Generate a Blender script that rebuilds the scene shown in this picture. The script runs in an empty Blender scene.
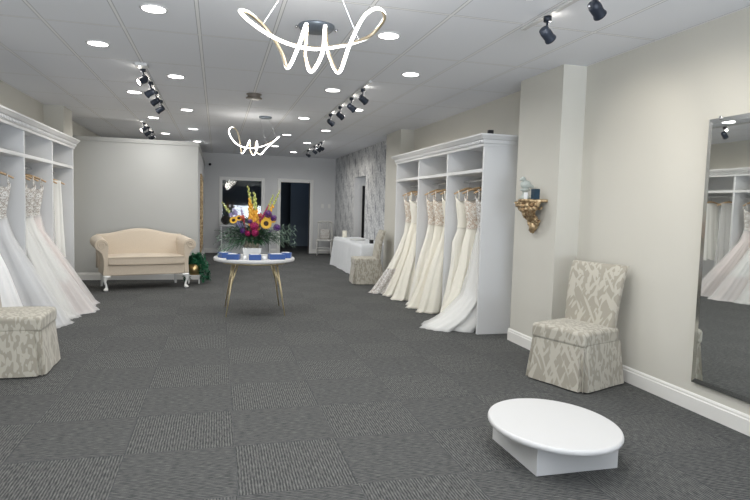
import bpy, bmesh, math, random
from math import sin, cos, pi, radians
from mathutils import Vector, Matrix
random.seed(7)
S = bpy.context.scene
C = S.collection
H = 2.8            # ceiling height

# ------------------------------------------------------------------ materials
class X:
    """tiny node-maths wrapper"""
    def __init__(s, nt, sock): s.nt, s.s = nt, sock
    def _op(s, op, *a):
        n = s.nt.nodes.new('ShaderNodeMath'); n.operation = op
        s.nt.links.new(s.s, n.inputs[0])
        for i, b in enumerate(a):
            if isinstance(b, X): s.nt.links.new(b.s, n.inputs[i + 1])
            else: n.inputs[i + 1].default_value = b
        return X(s.nt, n.outputs[0])
    def __add__(s, b): return s._op('ADD', b)
    def __sub__(s, b): return s._op('SUBTRACT', b)
    def __mul__(s, b): return s._op('MULTIPLY', b)
    def __truediv__(s, b): return s._op('DIVIDE', b)
    def lt(s, b): return s._op('LESS_THAN', b)
    def gt(s, b): return s._op('GREATER_THAN', b)
    def fr(s): return s._op('FRACT')
    def fl(s): return s._op('FLOOR')
    def ab(s): return s._op('ABSOLUTE')
    def mx(s, b): return s._op('MAXIMUM', b)
    def mn(s, b): return s._op('MINIMUM', b)
    def sn(s): return s._op('SINE')
    def mod(s, b): return s._op('FLOORED_MODULO', b)
    def pw(s, b): return s._op('POWER', b)
    def ex(s): return s._op('EXPONENT')

def mat(name, col, rough=.5, metal=0., **kw):
    m = bpy.data.materials.new(name); m.use_nodes = True
    b = m.node_tree.nodes['Principled BSDF']
    b.inputs['Base Color'].default_value = (*col, 1)
    b.inputs['Roughness'].default_value = rough
    b.inputs['Metallic'].default_value = metal
    for k, v in kw.items():
        b.inputs[k.replace('_', ' ')].default_value = v
    return m
def nodes(m): return m.node_tree, m.node_tree.nodes['Principled BSDF']
def objco(nt):
    t = nt.nodes.new('ShaderNodeTexCoord'); s = nt.nodes.new('ShaderNodeSeparateXYZ')
    nt.links.new(t.outputs['Object'], s.inputs[0])
    return t.outputs['Object'], X(nt, s.outputs[0]), X(nt, s.outputs[1]), X(nt, s.outputs[2])
def noise(nt, vec, scale, detail=3, sc=None, rough=.5, dist=0):
    n = nt.nodes.new('ShaderNodeTexNoise'); n.inputs['Scale'].default_value = scale
    n.inputs['Detail'].default_value = detail; n.inputs['Roughness'].default_value = rough
    n.inputs['Distortion'].default_value = dist
    if sc:
        mp = nt.nodes.new('ShaderNodeMapping'); mp.inputs['Scale'].default_value = sc
        nt.links.new(vec, mp.inputs[0]); vec = mp.outputs[0]
    nt.links.new(vec, n.inputs['Vector'])
    return X(nt, n.outputs['Fac'])
def mixc(nt, f, a, b):
    n = nt.nodes.new('ShaderNodeMix'); n.data_type = 'RGBA'
    if isinstance(f, X): nt.links.new(f.s, n.inputs[0])
    else: n.inputs[0].default_value = f
    for i, v in ((6, a), (7, b)):
        if isinstance(v, tuple): n.inputs[i].default_value = (*v, 1)
        else: nt.links.new(v, n.inputs[i])
    return n.outputs[2]
def ramp(x, lo, hi):
    n = x.nt.nodes.new('ShaderNodeMapRange'); n.inputs[1].default_value = lo; n.inputs[2].default_value = hi
    x.nt.links.new(x.s, n.inputs[0]); return X(x.nt, n.outputs[0])
def bump(nt, b, x, dist=.002, st=.5):
    n = nt.nodes.new('ShaderNodeBump'); n.inputs['Distance'].default_value = dist; n.inputs['Strength'].default_value = st
    nt.links.new(x.s, n.inputs['Height']); nt.links.new(n.outputs[0], b.inputs['Normal'])

def wallmat(name, col):
    m = mat(name, col, .75); nt, b = nodes(m); v, x, y, z = objco(nt)
    n = noise(nt, v, 1.3, 2)
    nt.links.new(mixc(nt, ramp(n, .3, .7), tuple(c * .97 for c in col), col), b.inputs['Base Color'])
    bump(nt, b, noise(nt, v, 90, 2), .0006, .35)
    return m
M = {}
M['wall'] = wallmat('wall paint', (.615, .60, .545))
M['back_wall'] = wallmat('back wall paint', (.68, .68, .68))
M['partition'] = wallmat('partition paint', (.54, .54, .52))
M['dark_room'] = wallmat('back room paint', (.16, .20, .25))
M['trim'] = mat('white trim gloss', (.80, .79, .76), .35)
M['cab'] = mat('cabinet white lacquer', (.68, .685, .69), .4)
M['platform'] = mat('white laminate', (.62, .62, .62), .4)

m = M['ceiling'] = mat('acoustic ceiling tiles', (.5, .5, .51), .9); nt, b = nodes(m); v, x, y, z = objco(nt)
gx = ((x + .15) / .585 + .5).fr() - .5; gy = ((y - 5.15) / 1.17 + .5).fr() - .5
dx = gx.ab() * .585; dy = gy.ab() * 1.17
line = (dx.mn(dy)).lt(.011)
edge = (dx.mn(dy)).lt(.016) - line
tid = (((x + .15) / .585).fl() * 12.9 + ((y - 5.15) / 1.17).fl() * 7.23).sn() * 437.5
tone = tid.fr() * .09 - .045
fl_ = noise(nt, v, 60, 4, rough=.7)
val = ramp(fl_, .25, .8) * .10 + tone
c1 = mixc(nt, val + .5, (.73, .74, .78), (.86, .87, .90))
c2 = mixc(nt, line, c1, (.86, .86, .86)); c3 = mixc(nt, edge, c2, (.42, .42, .44))
nt.links.new(c3, b.inputs['Base Color'])
bump(nt, b, fl_, .002, .5)

m = M['carpet'] = mat('ribbed carpet tiles', (.1, .1, .11), .95); nt, b = nodes(m); v, x, y, z = objco(nt)
tx = (x - .11) / .6; ty = (y - 2.8) / .6
par = (tx.fl() + ty.fl()).mod(2.)
na = noise(nt, v, 1, 2, (110, 22, 1)); nb = noise(nt, v, 1, 2, (22, 110, 1))
ra = (x * (2 * pi / .0155) + noise(nt, v, 14, 1) * 3).sn() * .5 + .5
rb = (y * (2 * pi / .0155) + noise(nt, v, 14, 1) * 3).sn() * .5 + .5
pa = ra * .55 + ramp(na, .3, .7) * .6; pb = rb * .5 + ramp(nb, .3, .7) * .6
pt = pa * (par * -1 + 1) + pb * par
sp = noise(nt, v, 420, 2)
pt = ramp(pt * .7 + ramp(sp, .25, .75) * .38, .38, 1.02)
seam = (((tx + .5).fr() - .5).ab().mn(((ty + .5).fr() - .5).ab())).lt(.006)
big = ramp(noise(nt, v, .7, 2), .3, .7)
c1 = mixc(nt, pt, (.030, .032, .034), (.185, .185, .176))
c2 = mixc(nt, seam * .35, c1, (.035, .038, .045))
c3 = mixc(nt, par * .07, c2, (.03, .035, .04))
nt.links.new(c3, b.inputs['Base Color'])
bump(nt, b, pt, .004, .6)

m = M['wallpaper'] = mat('damask wallpaper', (.7, .7, .7), .6); nt, b = nodes(m); v, x, y, z = objco(nt)
cu = y / .34; odd = cu.fl().mod(2.)
du = cu.fr() - .5; dv = (z / .56 + odd * .5).fr() - .5
sp1 = ((du / .11) * (du / .11) + (dv / .24) * (dv / .24))
sp1 = (sp1 * -1.4).ex()
du2 = (cu + .5).fr() - .5; dv2 = (z / .56 + (cu + .5).fl().mod(2.) * .5 + .25).fr() - .5
rg = ((du2 * du2 * 9 + dv2 * dv2 * 9)._op('SQRT') - .75).ab()
ring = (rg * -11).ex()
nn = ramp(noise(nt, v, 26, 4, rough=.7), .36, .62)
d = (sp1 * 1.7 + ring * .7) * (nn * .6 + .4) + ramp(noise(nt, v, 24, 3, rough=.7), .47, .56) * .5
d = d.mn(1.)
nt.links.new(mixc(nt, d, (.72, .73, .73), (.16, .17, .21)), b.inputs['Base Color'])

def fabric(name, a, bcol, kind):
    m = mat(name, a, .85); nt, b = nodes(m); v, x, y, z = objco(nt)
    b.inputs['Sheen Weight'].default_value = .2
    if kind == 'leaf':
        def streak(rot, sc, off):
            mp = nt.nodes.new('ShaderNodeMapping'); mp.inputs['Rotation'].default_value = rot; mp.inputs['Scale'].default_value = sc; mp.inputs['Location'].default_value = off
            vr = nt.nodes.new('ShaderNodeMapping'); vr.inputs['Rotation'].default_value = rot; vr.inputs['Location'].default_value = off
            nt.links.new(v, vr.inputs[0]); mp.inputs['Rotation'].default_value = (0, 0, 0); nt.links.new(vr.outputs[0], mp.inputs[0])
            return ramp(noise(nt, mp.outputs[0], 1, 0), .55, .60)
        f = streak((.1, .5, 0), (34, 34, 5.5), (0, 0, 0)).mx(streak((-.1, -.4, 0), (38, 38, 6), (3, 1, 2)))
        nt.links.new(mixc(nt, f, a, bcol), b.inputs['Base Color'])
        bump(nt, b, noise(nt, v, 300, 1), .0006, .4)
    elif kind == 'weave':
        nt.links.new(mixc(nt, ramp(noise(nt, v, 160, 2), .3, .7), a, bcol), b.inputs['Base Color'])
        bump(nt, b, noise(nt, v, 240, 1), .0008, .5)
    elif kind == 'lace':
        f = ramp(noise(nt, v, 55, 3, dist=1.5), .46, .54)
        nt.links.new(mixc(nt, f, a, bcol), b.inputs['Base Color'])
        bump(nt, b, f, .003, .6)
    return m
M['leaf'] = fabric('leaf pattern upholstery', (.345, .32, .265), (.475, .45, .385), 'leaf')
M['sofa'] = fabric('cream weave upholstery', (.56, .475, .375), (.64, .55, .44), 'weave')
M['cloth'] = fabric('pale table linen', (.70, .72, .74), (.76, .78, .80), 'weave')
M['ivory'] = mat('ivory satin', (.85, .82, .72), .55, Sheen_Weight=.3)
M['white_satin'] = mat('bright white satin', (.88, .88, .88), .5, Sheen_Weight=.3)
M['cream'] = mat('cream crepe', (.82, .80, .725), .8, Sheen_Weight=.3)
M['tulle'] = mat('pale tulle', (.85, .845, .81), .9, Sheen_Weight=.4)
M['grey_tulle'] = mat('cool grey tulle', (.72, .73, .76), .9, Sheen_Weight=.4)
M['blush'] = mat('blush tulle', (.84, .71, .68), .9, Sheen_Weight=.4)
M['lace'] = fabric('ivory lace over nude lining', (.55, .42, .32), (.84, .82, .76), 'lace')
M['lace_white'] = fabric('white beaded lace', (.42, .37, .33), (.80, .80, .78), 'lace')
M['lace_hem'] = fabric('blush lace hem', (.66, .53, .50), (.82, .76, .74), 'lace')
def sheer(name, col, alpha):
    m = mat(name, col, .9); nt, b = nodes(m); v, x, y, z = objco(nt)
    b.inputs['Alpha'].default_value = alpha; b.inputs['Sheen Weight'].default_value = .4
    return m
M['sheer'] = sheer('sheer tulle veil', (.84, .84, .83), .45)
M['wood'] = mat('beech wood', (.48, .29, .15), .45); nt, b = nodes(M['wood']); v, x, y, z = objco(nt)
nt.links.new(mixc(nt, ramp(noise(nt, v, 40, 3, (1, 6, 6)), .3, .7), (.44, .29, .16), (.60, .43, .26)), b.inputs['Base Color'])
M['chrome'] = mat('brushed steel', (.62, .62, .63), .25, 1.)
M['bevel'] = mat('bevelled mirror edge', (.62, .63, .62), .16, 1.)
M['mirror'] = mat('mirror silver', (.80, .82, .81), .015, 1.)
M['gold'] = mat('aged gilt', (.55, .38, .19), .42, .75); nt, b = nodes(M['gold']); v, x, y, z = objco(nt)
gn = ramp(noise(nt, v, 28, 3), .35, .7)
nt.links.new(mixc(nt, gn, (.26, .16, .08), (.74, .58, .36)), b.inputs['Base Color']); bump(nt, b, gn, .003, .5)
M['brass'] = mat('polished brass', (.72, .53, .26), .28, 1.)
M['gilt_leg'] = mat('champagne gold metal', (.62, .52, .33), .38, .7)
M['bronze'] = mat('champagne bronze band', (.50, .42, .30), .35, .8)
M['drum'] = mat('bronze drum metal', (.26, .23, .20), .4, .7)
M['black'] = mat('matte black metal', (.022, .028, .042), .45, .2)
M['black_plastic'] = mat('black plastic', (.012, .012, .014), .5)
M['track'] = mat('white track metal', (.62, .62, .62), .4)
M['canopy'] = mat('blue grey metal', (.22, .25, .29), .35, .5)
M['ceramic'] = mat('white glazed ceramic', (.84, .84, .82), .2)
M['moss'] = fabric('dried moss', (.20, .18, .12), (.40, .37, .28), 'weave')
M['blue'] = fabric('blue printed card', (.035, .085, .27), (.05, .11, .33), 'weave')
M['paper'] = mat('white paper', (.82, .84, .86), .7)
M['teal'] = mat('dark teal card', (.006, .035, .065), .5)
M['wax'] = mat('ivory wax', (.84, .80, .68), .5)
M['antique_white'] = mat('distressed white paint', (.66, .65, .62), .6)
M['glass'] = mat('window glass', (.9, .95, .95), .03, Transmission_Weight=1., IOR=1.5)
M['leafg'] = mat('green leaf', (.03, .085, .04), .5)
M['leafd'] = mat('deep green ivy leaf', (.015, .13, .06), .4)
M['leafp'] = mat('grey green eucalyptus', (.16, .24, .18), .6)
M['yellow'] = mat('sunflower petal', (.72, .42, .04), .6)
M['seed'] = mat('sunflower seed disc', (.035, .018, .008), .9)
M['lime'] = mat('lime gladiolus bud', (.46, .50, .15), .6)
M['amber'] = mat('amber gladiolus floret', (.80, .42, .05), .6)
M['magenta'] = mat('magenta petal', (.42, .015, .12), .6)
M['purple'] = mat('purple petal', (.13, .03, .22), .6)
M['lilac'] = mat('lilac petal', (.36, .32, .55), .6)
M['coral'] = mat('coral petal', (.62, .10, .08), .6)
M['lamp_black'] = mat('black screen and gap shade', (.01, .01, .012), .15)
def emit(name, col, st):
    m = bpy.data.materials.new(name); m.use_nodes = True; nt = m.node_tree
    b = nt.nodes['Principled BSDF']; b.inputs['Base Color'].default_value = (.9, .9, .9, 1)
    b.inputs['Emission Color'].default_value = (*col, 1); b.inputs['Emission Strength'].default_value = st
    return m
M['led'] = emit('led panel glow', (1, .99, .95), 9)
M['neon'] = emit('led tube glow', (1, .98, .93), 7)
M['spotface'] = emit('spot lamp face', (1, .93, .82), 14)

# ------------------------------------------------------------------ helpers
def obj(name, bm, m, parent=None, smooth=False, loc=None, bevel=0, segs=2, sub=0):
    bmesh.ops.recalc_face_normals(bm, faces=bm.faces)
    me = bpy.data.meshes.new(name); bm.to_mesh(me); bm.free()
    o = bpy.data.objects.new(name, me); C.objects.link(o)
    for mm in (m if isinstance(m, (list, tuple)) else [m]): me.materials.append(mm)
    if smooth:
        for p in me.polygons: p.use_smooth = True
    if parent: o.parent = parent
    if loc: o.location = loc
    if bevel:
        b = o.modifiers.new('Bevel', 'BEVEL'); b.width = bevel; b.segments = segs; b.limit_method = 'ANGLE'; b.angle_limit = radians(40)
    if sub:
        s = o.modifiers.new('Subdivision', 'SUBSURF'); s.levels = sub; s.render_levels = sub
    return o
def tag(o, label, cat, group=None):
    o['label'] = label; o['category'] = cat
    if group: o['group'] = group
    return o
def thing(name, label, cat, loc=(0, 0, 0), rz=0, group=None):
    o = bpy.data.objects.new(name, None); C.objects.link(o); o.empty_display_size = .1
    o.location = loc; o.rotation_euler = (0, 0, rz)
    return tag(o, label, cat, group)
def struct(name, bm, m, parent=None, **k):
    o = obj(name, bm, m, parent, **k)
    if not parent: o['kind'] = 'structure'
    return o
def copy_tree(o, parent=None):
    c = o.copy(); C.objects.link(c); c.parent = parent
    for ch in list(o.children): copy_tree(ch, c)
    return c
def B(): return bmesh.new()
def box(bm, x0, x1, y0, y1, z0, z1, mtx=None):
    vs = [bm.verts.new(p) for p in ((x0, y0, z0), (x1, y0, z0), (x1, y1, z0), (x0, y1, z0), (x0, y0, z1), (x1, y0, z1), (x1, y1, z1), (x0, y1, z1))]
    if mtx: 
        for v in vs: v.co = mtx @ v.co
    for f in ((0, 3, 2, 1), (4, 5, 6, 7), (0, 1, 5, 4), (1, 2, 6, 5), (2, 3, 7, 6), (3, 0, 4, 7)):
        bm.faces.new([vs[i] for i in f])
    return bm
def bx(*a): return box(B(), *a)
def loft(bm, rings, cap0=True, cap1=True, closed=True):
    R = [[bm.verts.new(p) for p in r] for r in rings]
    n = len(R[0])
    for a, b in zip(R, R[1:]):
        for i in range(n if closed else n - 1):
            j = (i + 1) % n
            bm.faces.new((a[i], a[j], b[j], b[i]))
    if cap0: bm.faces.new(R[0][::-1])
    if cap1: bm.faces.new(R[-1])
    return bm
def lathe(bm, prof, n=24, cx=0, cy=0, sy=1, cap=True):
    return loft(bm, [[(cx + r * cos(2 * pi * i / n), cy + sy * r * sin(2 * pi * i / n), z) for i in range(n)] for r, z in prof], cap, cap)
def smoothpts(P, k=6, closed=False):
    P = [Vector(p) for p in P]; n = len(P); out = []
    rng = range(n) if closed else range(n - 1)
    for i in rng:
        g = (lambda j: P[j % n]) if closed else (lambda j: P[max(0, min(n - 1, j))])
        a, b, c, d = g(i - 1), g(i), g(i + 1), g(i + 2)
        for s in range(k):
            t = s / k
            out.append(.5 * ((2 * b) + (c - a) * t + (2 * a - 5 * b + 4 * c - d) * t * t + (3 * b - a - 3 * c + d) * t ** 3))
    if not closed: out.append(P[-1])
    return out
def tube(bm, pts, r, n=8, closed=False, cap=True):
    pts = [Vector(p) for p in pts]; m = len(pts); rings = []
    if not hasattr(r, '__len__'): r = [r] * m
    up = None
    for i, p in enumerate(pts):
        a = pts[(i - 1) % m] if closed else pts[max(0, i - 1)]
        c = pts[(i + 1) % m] if closed else pts[min(m - 1, i + 1)]
        t = (c - a).normalized() if (c - a).length > 1e-9 else Vector((0, 0, 1))
        if up is None: up = t.orthogonal().normalized()
        up = (up - t * up.dot(t))
        up = up.normalized() if up.length > 1e-6 else t.orthogonal().normalized()
        s = t.cross(up)
        rings.append([p + (up * cos(2 * pi * k / n) + s * sin(2 * pi * k / n)) * r[i] for k in range(n)])
    if closed:
        rings.append(rings[0]); return loft(bm, rings, False, False)
    return loft(bm, rings, cap, cap)
def extrude_y(bm, prof, y0, y1):      # profile in x,z swept along y
    return loft(bm, [[(x, y0, z) for x, z in prof], [(x, y1, z) for x, z in prof]])
def extrude_x(bm, prof, x0, x1):
    return loft(bm, [[(x0, y, z) for y, z in prof], [(x1, y, z) for y, z in prof]])
def ball(bm, c, r, sz=(1, 1, 1), u=8, v=6):
    return loft(bm, [[(c[0] + r * sz[0] * sin(pi * (j + .02) / (v + .04)) * cos(2 * pi * i / u), c[1] + r * sz[1] * sin(pi * (j + .02) / (v + .04)) * sin(2 * pi * i / u), c[2] - r * sz[2] * cos(pi * j / v)) for i in range(u)] for j in range(v + 1)])
def light(name, kind, loc, power, parent=None, col=(1, 1, 1), rot=(0, 0, 0), **k):
    l = bpy.data.lights.new(name, kind); l.energy = power; l.color = col
    for a, v in k.items(): setattr(l, a, v)
    o = bpy.data.objects.new(name, l); C.objects.link(o); o.location = loc; o.rotation_euler = rot
    if parent: o.parent = parent
    return o

# ------------------------------------------------------------------ room shell
Y0, Y1, XL, XR = -3.0, 17.0, -2.5, 3.37
FX0 = -6.0                                   # the floor runs on beyond the partition
struct('floor', bx(XL - .3, XR + 1.2, Y0 - .2, 22.2, -.1, 0), M['carpet'])
struct('ceiling', bx(XL - .3, XR + .3, Y0 - .2, Y1 + .2, H, H + .1), M['ceiling'])
struct('wall_left', bx(XL - .15, XL, Y0, Y1, 0, H), M['wall'])
bm = bx(XL, XL + .27, 9.74, 10.3, 0, H); struct('wall_left_pilaster', bm, M['wall'])
# right wall: plain part and the papered part with its doorway
struct('wall_right', bx(XR, XR + .15, Y0, 10.8, 0, H), M['wall'])
bm = B(); box(bm, XR, XR + .15, 10.8, 13.35, 0, H); box(bm, XR, XR + .15, 14.5, Y1, 0, H); box(bm, XR, XR + .15, 13.35, 14.5, 2.15, H)
struct('wall_right_papered', bm, M['wallpaper'])
struct('wall_right_column', bx(3.12, XR, 4.9, 5.7, 0, H), M['wall'])
struct('wall_right_far_column', bx(3.12, XR, 9.9, 10.8, 0, H), M['wall'])
bm = B(); box(bm, XR + .15, XR + 1.0, 14.5, 14.6, 0, 2.3); box(bm, XR + 1.0, XR + 1.1, 13.0, 14.6, 0, 2.3); box(bm, XR + .15, XR + 1.1, 13.0, 13.1, 0, 2.3); box(bm, XR + .15, XR + 1.1, 13.0, 14.6, 2.2, 2.3)
struct('wall_passage', bm, M['back_wall'])
struct('door_gap_shade', bx(XR + .21, XR + .27, 14.46, 14.5, .02, 1.95), M['lamp_black'])  # black strip standing in for the shade of an ajar gap
struct('trim_2', bx(XR - .002, XR + .155, 14.485, 14.5, 0, 2.15), M['back_wall'])
light('passage_fill', 'POINT', (XR + .6, 13.8, 1.9), 2.5, None, (.85, .92, 1), shadow_soft_size=.1)  # unseen fill light added to lift the dark passage
# back wall with door opening and inner window
dx0, dx1, dz = 1.77, 2.62, 2.06
wx0, wx1, wz0, wz1 = .14, 1.22, .86, 2.06
bm = B()
box(bm, XL, wx0, Y1, Y1 + .14, 0, H); box(bm, wx0, wx1, Y1, Y1 + .14, 0, wz0); box(bm, wx0, wx1, Y1, Y1 + .14, wz1, H)
box(bm, wx1, dx0, Y1, Y1 + .14, 0, H); box(bm, dx0, dx1, Y1, Y1 + .14, dz, H); box(bm, dx1, XR + .15, Y1, Y1 + .14, 0, H)
struct('wall_back', bm, M['back_wall'])
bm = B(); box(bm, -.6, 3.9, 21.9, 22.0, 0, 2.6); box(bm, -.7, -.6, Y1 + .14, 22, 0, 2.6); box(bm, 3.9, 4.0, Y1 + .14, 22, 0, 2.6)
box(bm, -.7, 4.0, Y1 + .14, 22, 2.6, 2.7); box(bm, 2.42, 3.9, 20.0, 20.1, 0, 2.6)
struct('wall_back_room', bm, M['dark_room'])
bm = B()
for a, b_, c, d in ((dx0 - .1, dx0, 0, dz + .1), (dx1, dx1 + .1, 0, dz + .1), (dx0, dx1, dz, dz + .1)): box(bm, a, b_, Y1 - .03, Y1 + .17, c, d)
struct('door_1', bm, M['trim'], bevel=.006)
w = thing('window_1', '', ''); del w['label']; del w['category']; w['kind'] = 'structure'
bm = B()
for a, b_, c, d in ((wx0 - .09, wx0, wz0 - .09, wz1 + .09), (wx1, wx1 + .09, wz0 - .09, wz1 + .09), (wx0, wx1, wz1, wz1 + .09), (wx0, wx1, wz0 - .09, wz0)): box(bm, a, b_, Y1 - .03, Y1 + .06, c, d)
obj('window_frame', bm, M['trim'], w, bevel=.006)
obj('pane', bx(wx0, wx1, Y1 + .02, Y1 + .03, wz0, wz1), M['glass'], w)
# wall behind the viewer with one shop window
bm = B()
box(bm, XL, XR, Y0 - .15, Y0, 2.5, H); box(bm, XL, XR, Y0 - .15, Y0, 0, .45)
for a, b_ in ((XL, XL + .5), (XR - .5, XR)): box(bm, a, b_, Y0 - .15, Y0, .45, 2.5)
struct('wall_front', bm, M['wall'])
for k, (a, b_) in enumerate(((XL + .5, XR - .5),)):
    w = thing('window_%d' % (k + 2), '', ''); del w['label']; del w['category']; w['kind'] = 'structure'
    bm = B(); mx = (a + b_) / 2
    for p, q in ((a, a + .05), (b_ - .05, b_), (mx - .02, mx + .02)): box(bm, p, q, Y0 - .1, Y0 - .03, .45, 2.5)
    box(bm, a, b_, Y0 - .1, Y0 - .03, .45, .5); box(bm, a, b_, Y0 - .1, Y0 - .03, 2.45, 2.5)
    obj('window_frame', bm, M['black'], w)
# fitting room enclosure (lower than the ceiling)
PX, PY, PH = -.34, 11.1, 2.5
struct('wall_partition', bx(XL, PX, PY, PY + .1, 0, PH), M['partition'])
struct('wall_partition_side', bx(PX - .1, PX, PY + .1, Y1, 0, PH), M['back_wall'])
bm = bx(XL, PX + .015, PY - .015, PY, PH - .075, PH); box(bm, PX, PX + .015, PY, Y1, PH - .075, PH)
struct('trim_1', bm, M['partition'], bevel=.004)
# baseboards
def bprof(x, s): return [(x, 0), (x - s * .018, 0), (x - s * .018, .098), (x - s * .012, .104), (x - s * .012, .118), (x - s * .005, .13), (x, .13)]
def base(name, segs):
    bm = B()
    for ax, at, s, a, b_ in segs:
        if ax == 'y': extrude_y(bm, bprof(at, s), a, b_)
        else: extrude_x(bm, bprof(at, s), a, b_)
    struct(name, bm, M['trim'])
base('baseboard_right', [('y', XR, 1, Y0, 4.9), ('y', 3.12, 1, 4.882, 5.718), ('x', 4.9, 1, 3.12, XR), ('x', 5.7, -1, 3.12, XR), ('y', XR, 1, 5.7, 6.0), ('y', 3.12, 1, 9.9, 10.8), ('y', XR, 1, 10.8, 13.35), ('y', XR, 1, 14.5, Y1)])
base('baseboard_left', [('y', XL, -1, Y0, 5.95), ('y', XL, -1, 9.3, 9.74), ('y', XL + .27, -1, 9.74, 10.3), ('y', XL, -1, 10.3, PY)])
base('baseboard_partition', [('x', PY, 1, XL, PX + .018), ('y', PX, -1, PY, Y1)])
base('baseboard_back', [('x', Y1, 1, PX, dx0 - .1), ('x', Y1, 1, dx1 + .1, XR)])

# ------------------------------------------------------------------ ceiling lights
def light_proto():
    t = thing('ceiling_light', '', 'ceiling light')
    bm = B(); lathe(bm, [(.082, H), (.100, H), (.100, H - .004), (.092, H - .010), (.082, H - .008)], 32); obj('trim_ring', bm, M['track'], t, True)
    bm = B(); lathe(bm, [(.0815, H - .0015), (.0815, H - .0095), (.05, H - .0125), (.001, H - .0135)], 32); obj('lens', bm, M['led'], t, True)
    light('ceiling_lamp', 'AREA', (0, 0, H - .02), 1, t, (1, .99, .965), shape='DISK', size=.16, spread=radians(165))
    return t
lp = light_proto(); lampdata = [c for c in lp.children if c.type == 'LIGHT'][0].data
lampdata.energy = 10.5
rows = [('outer left', -1.03, (5.74, 8.09, 10.4, 12.7, 1.04, 3.39)), ('inner left', -.45, (4.57, 6.9, 9.3, 11.65, 13.98, 16.3, -.1, 2.23)),
        ('inner right', 1.32, (4.6, 6.95, 9.35, 11.7, 14.1, -.1, 2.23)), ('outer right', 1.92, (3.42, 5.82, 8.2, 10.7, 13.0, 15.4, 1.04))]
ordn = ['first', 'second', 'third', 'fourth', 'fifth', 'sixth']
first = True
for rn, x, ys in rows:
    vis = sorted([y for y in ys if (y > 3.4)])
    for y in ys:
        if rn == 'inner left' and y > 15: continue
        t = lp if first else copy_tree(lp); first = False
        t.location = (x, y, 0)
        if y in vis:
            t['label'] = 'round recessed ceiling light, %s from the front of the %s row' % (ordn[vis.index(y)], rn)
        else:
            t['label'] = 'round recessed ceiling light overhead, outside the picture'
        t['group'] = 'recessed round ceiling lights'

# ------------------------------------------------------------------ track lights
def track(label, x, y0, y1, heads, side, n_on=(), pwr=10, box_at=None):
    t = thing('track_light', label, 'track light', (x, (y0 + y1) / 2, 0), 0, 'ceiling track lights')
    h = (y1 - y0) / 2
    obj('track_rail', bx(-.018, .018, -h, h, H - .02, H), M['track'], t, bevel=.002)
    if box_at is not None: obj('feed_box', bx(-.06, .06, -h - .03, -h + .12, H - .03, H), M['track'], t, bevel=.004)
    for k, yy in enumerate(heads):
        yy -= (y0 + y1) / 2
        bm = B(); lathe(bm, [(.028, H - .055), (.028, H - .02)], 12, 0, yy); tube(bm, [(0, yy, H - .05), (0, yy, H - .115)], .009, 8)
        hd = obj('spot_head', bm, M['black'], t, True)
        # the lamp can: tilted to the wall
        d = Vector((side * .74, -.45 if (side < 0 and k == 0) else .30, -.5)).normalized(); c = Vector((0, yy, H - .14))
        bm = B(); q = d.to_track_quat('Z', 'Y').to_matrix().to_4x4()
        L = [(.020, -.065), (.042, -.058), (.047, -.02), (.044, .04), (.051, .06), (.051, .068), (.044, .068), (.040, .06), (.001, .058)]
        lathe(bm, L, 20)
        for v in bm.verts: v.co = c + (q @ (v.co * .82))
        can = obj('lamp_can', bm, M['black'], hd, True)
        bm = B(); lathe(bm, [(.039, .0585), (.039, .062), (.001, .063)], 20)
        for v in bm.verts: v.co = c + (q @ (v.co * .82))
        obj('lamp_face', bm, M['spotface'], hd, True)
        light('spot_lamp', 'SPOT', c + d * .085, pwr, t, (1, .93, .82), d.to_track_quat('-Z', 'Y').to_euler(), spot_size=radians(75), spot_blend=.8, shadow_soft_size=.03)
        light('spot_spill', 'POINT', c + Vector((side * .03, 0, .075)), pwr * .03, t, (1, .95, .86), shadow_soft_size=.02)
    return t
track('long white ceiling track with black spotlights, near the left gown cabinet', -.75, 6.4, 9.5, (6.55, 7.25, 7.85, 8.5), -1, pwr=13, box_at=1)
track('small ceiling track with black spotlights just above the top of the partition wall', -1.24, 10.8, 12.9, (10.95, 11.6, 12.3), -1, pwr=13, box_at=1)
track('ceiling track with four black spotlights, running before the right gown cabinet', 1.62, 6.3, 9.1, (6.65, 7.25, 7.95, 8.65), 1, pwr=13)
track('ceiling track with four black spotlights beside the wallpapered wall, farthest on the right', 2.17, 12.4, 15.3, (12.58, 12.95, 13.5, 14.5), 1, pwr=13)
track('ceiling track with black spotlights cut off by the top edge, nearest on the right', 2.22, 1.6, 4.06, (2.0, 2.6, 3.17, 3.72), 1, pwr=13)

# ------------------------------------------------------------------ pendants, canopies
# each point: x, z (at the pendant's own place), depth, which way the lit side faces (y, z)
P1 = [(.11, 2.45, .00, -1, .3), (.155, 2.463, .05, 0, 1), (.23, 2.43, .10, 1, .4), (.30, 2.36, .12, 1, 0), (.35, 2.27, .10, 1, 0), (.375, 2.18, .02, 0, -1),
      (.42, 2.28, -.08, -1, 0), (.465, 2.41, -.03, -.6, .8), (.478, 2.36, .06, 1, .3), (.48, 2.27, .09, 1, 0), (.505, 2.17, .02, 0, -1), (.55, 2.25, -.08, -1, 0), (.57, 2.41, -.03, -.6, .8), (.595, 2.36, .06, 1, .3),
      (.62, 2.28, .09, 1, 0), (.665, 2.18, .02, 0, -1), (.70, 2.31, -.09, -1, 0), (.77, 2.46, -.11, -1, .1), (.86, 2.53, -.06, -1, .3), (.925, 2.51, .02, 0, 1),
      (.87, 2.43, .09, 1, .2), (.78, 2.375, .06, .6, -.8), (.66, 2.325, .02, -.4, -1), (.52, 2.292, .00, -.6, -1), (.38, 2.298, -.02, -.8, -.8), (.26, 2.33, -.05, -1, -.5), (.16, 2.385, -.06, -1, -.2)]
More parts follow.
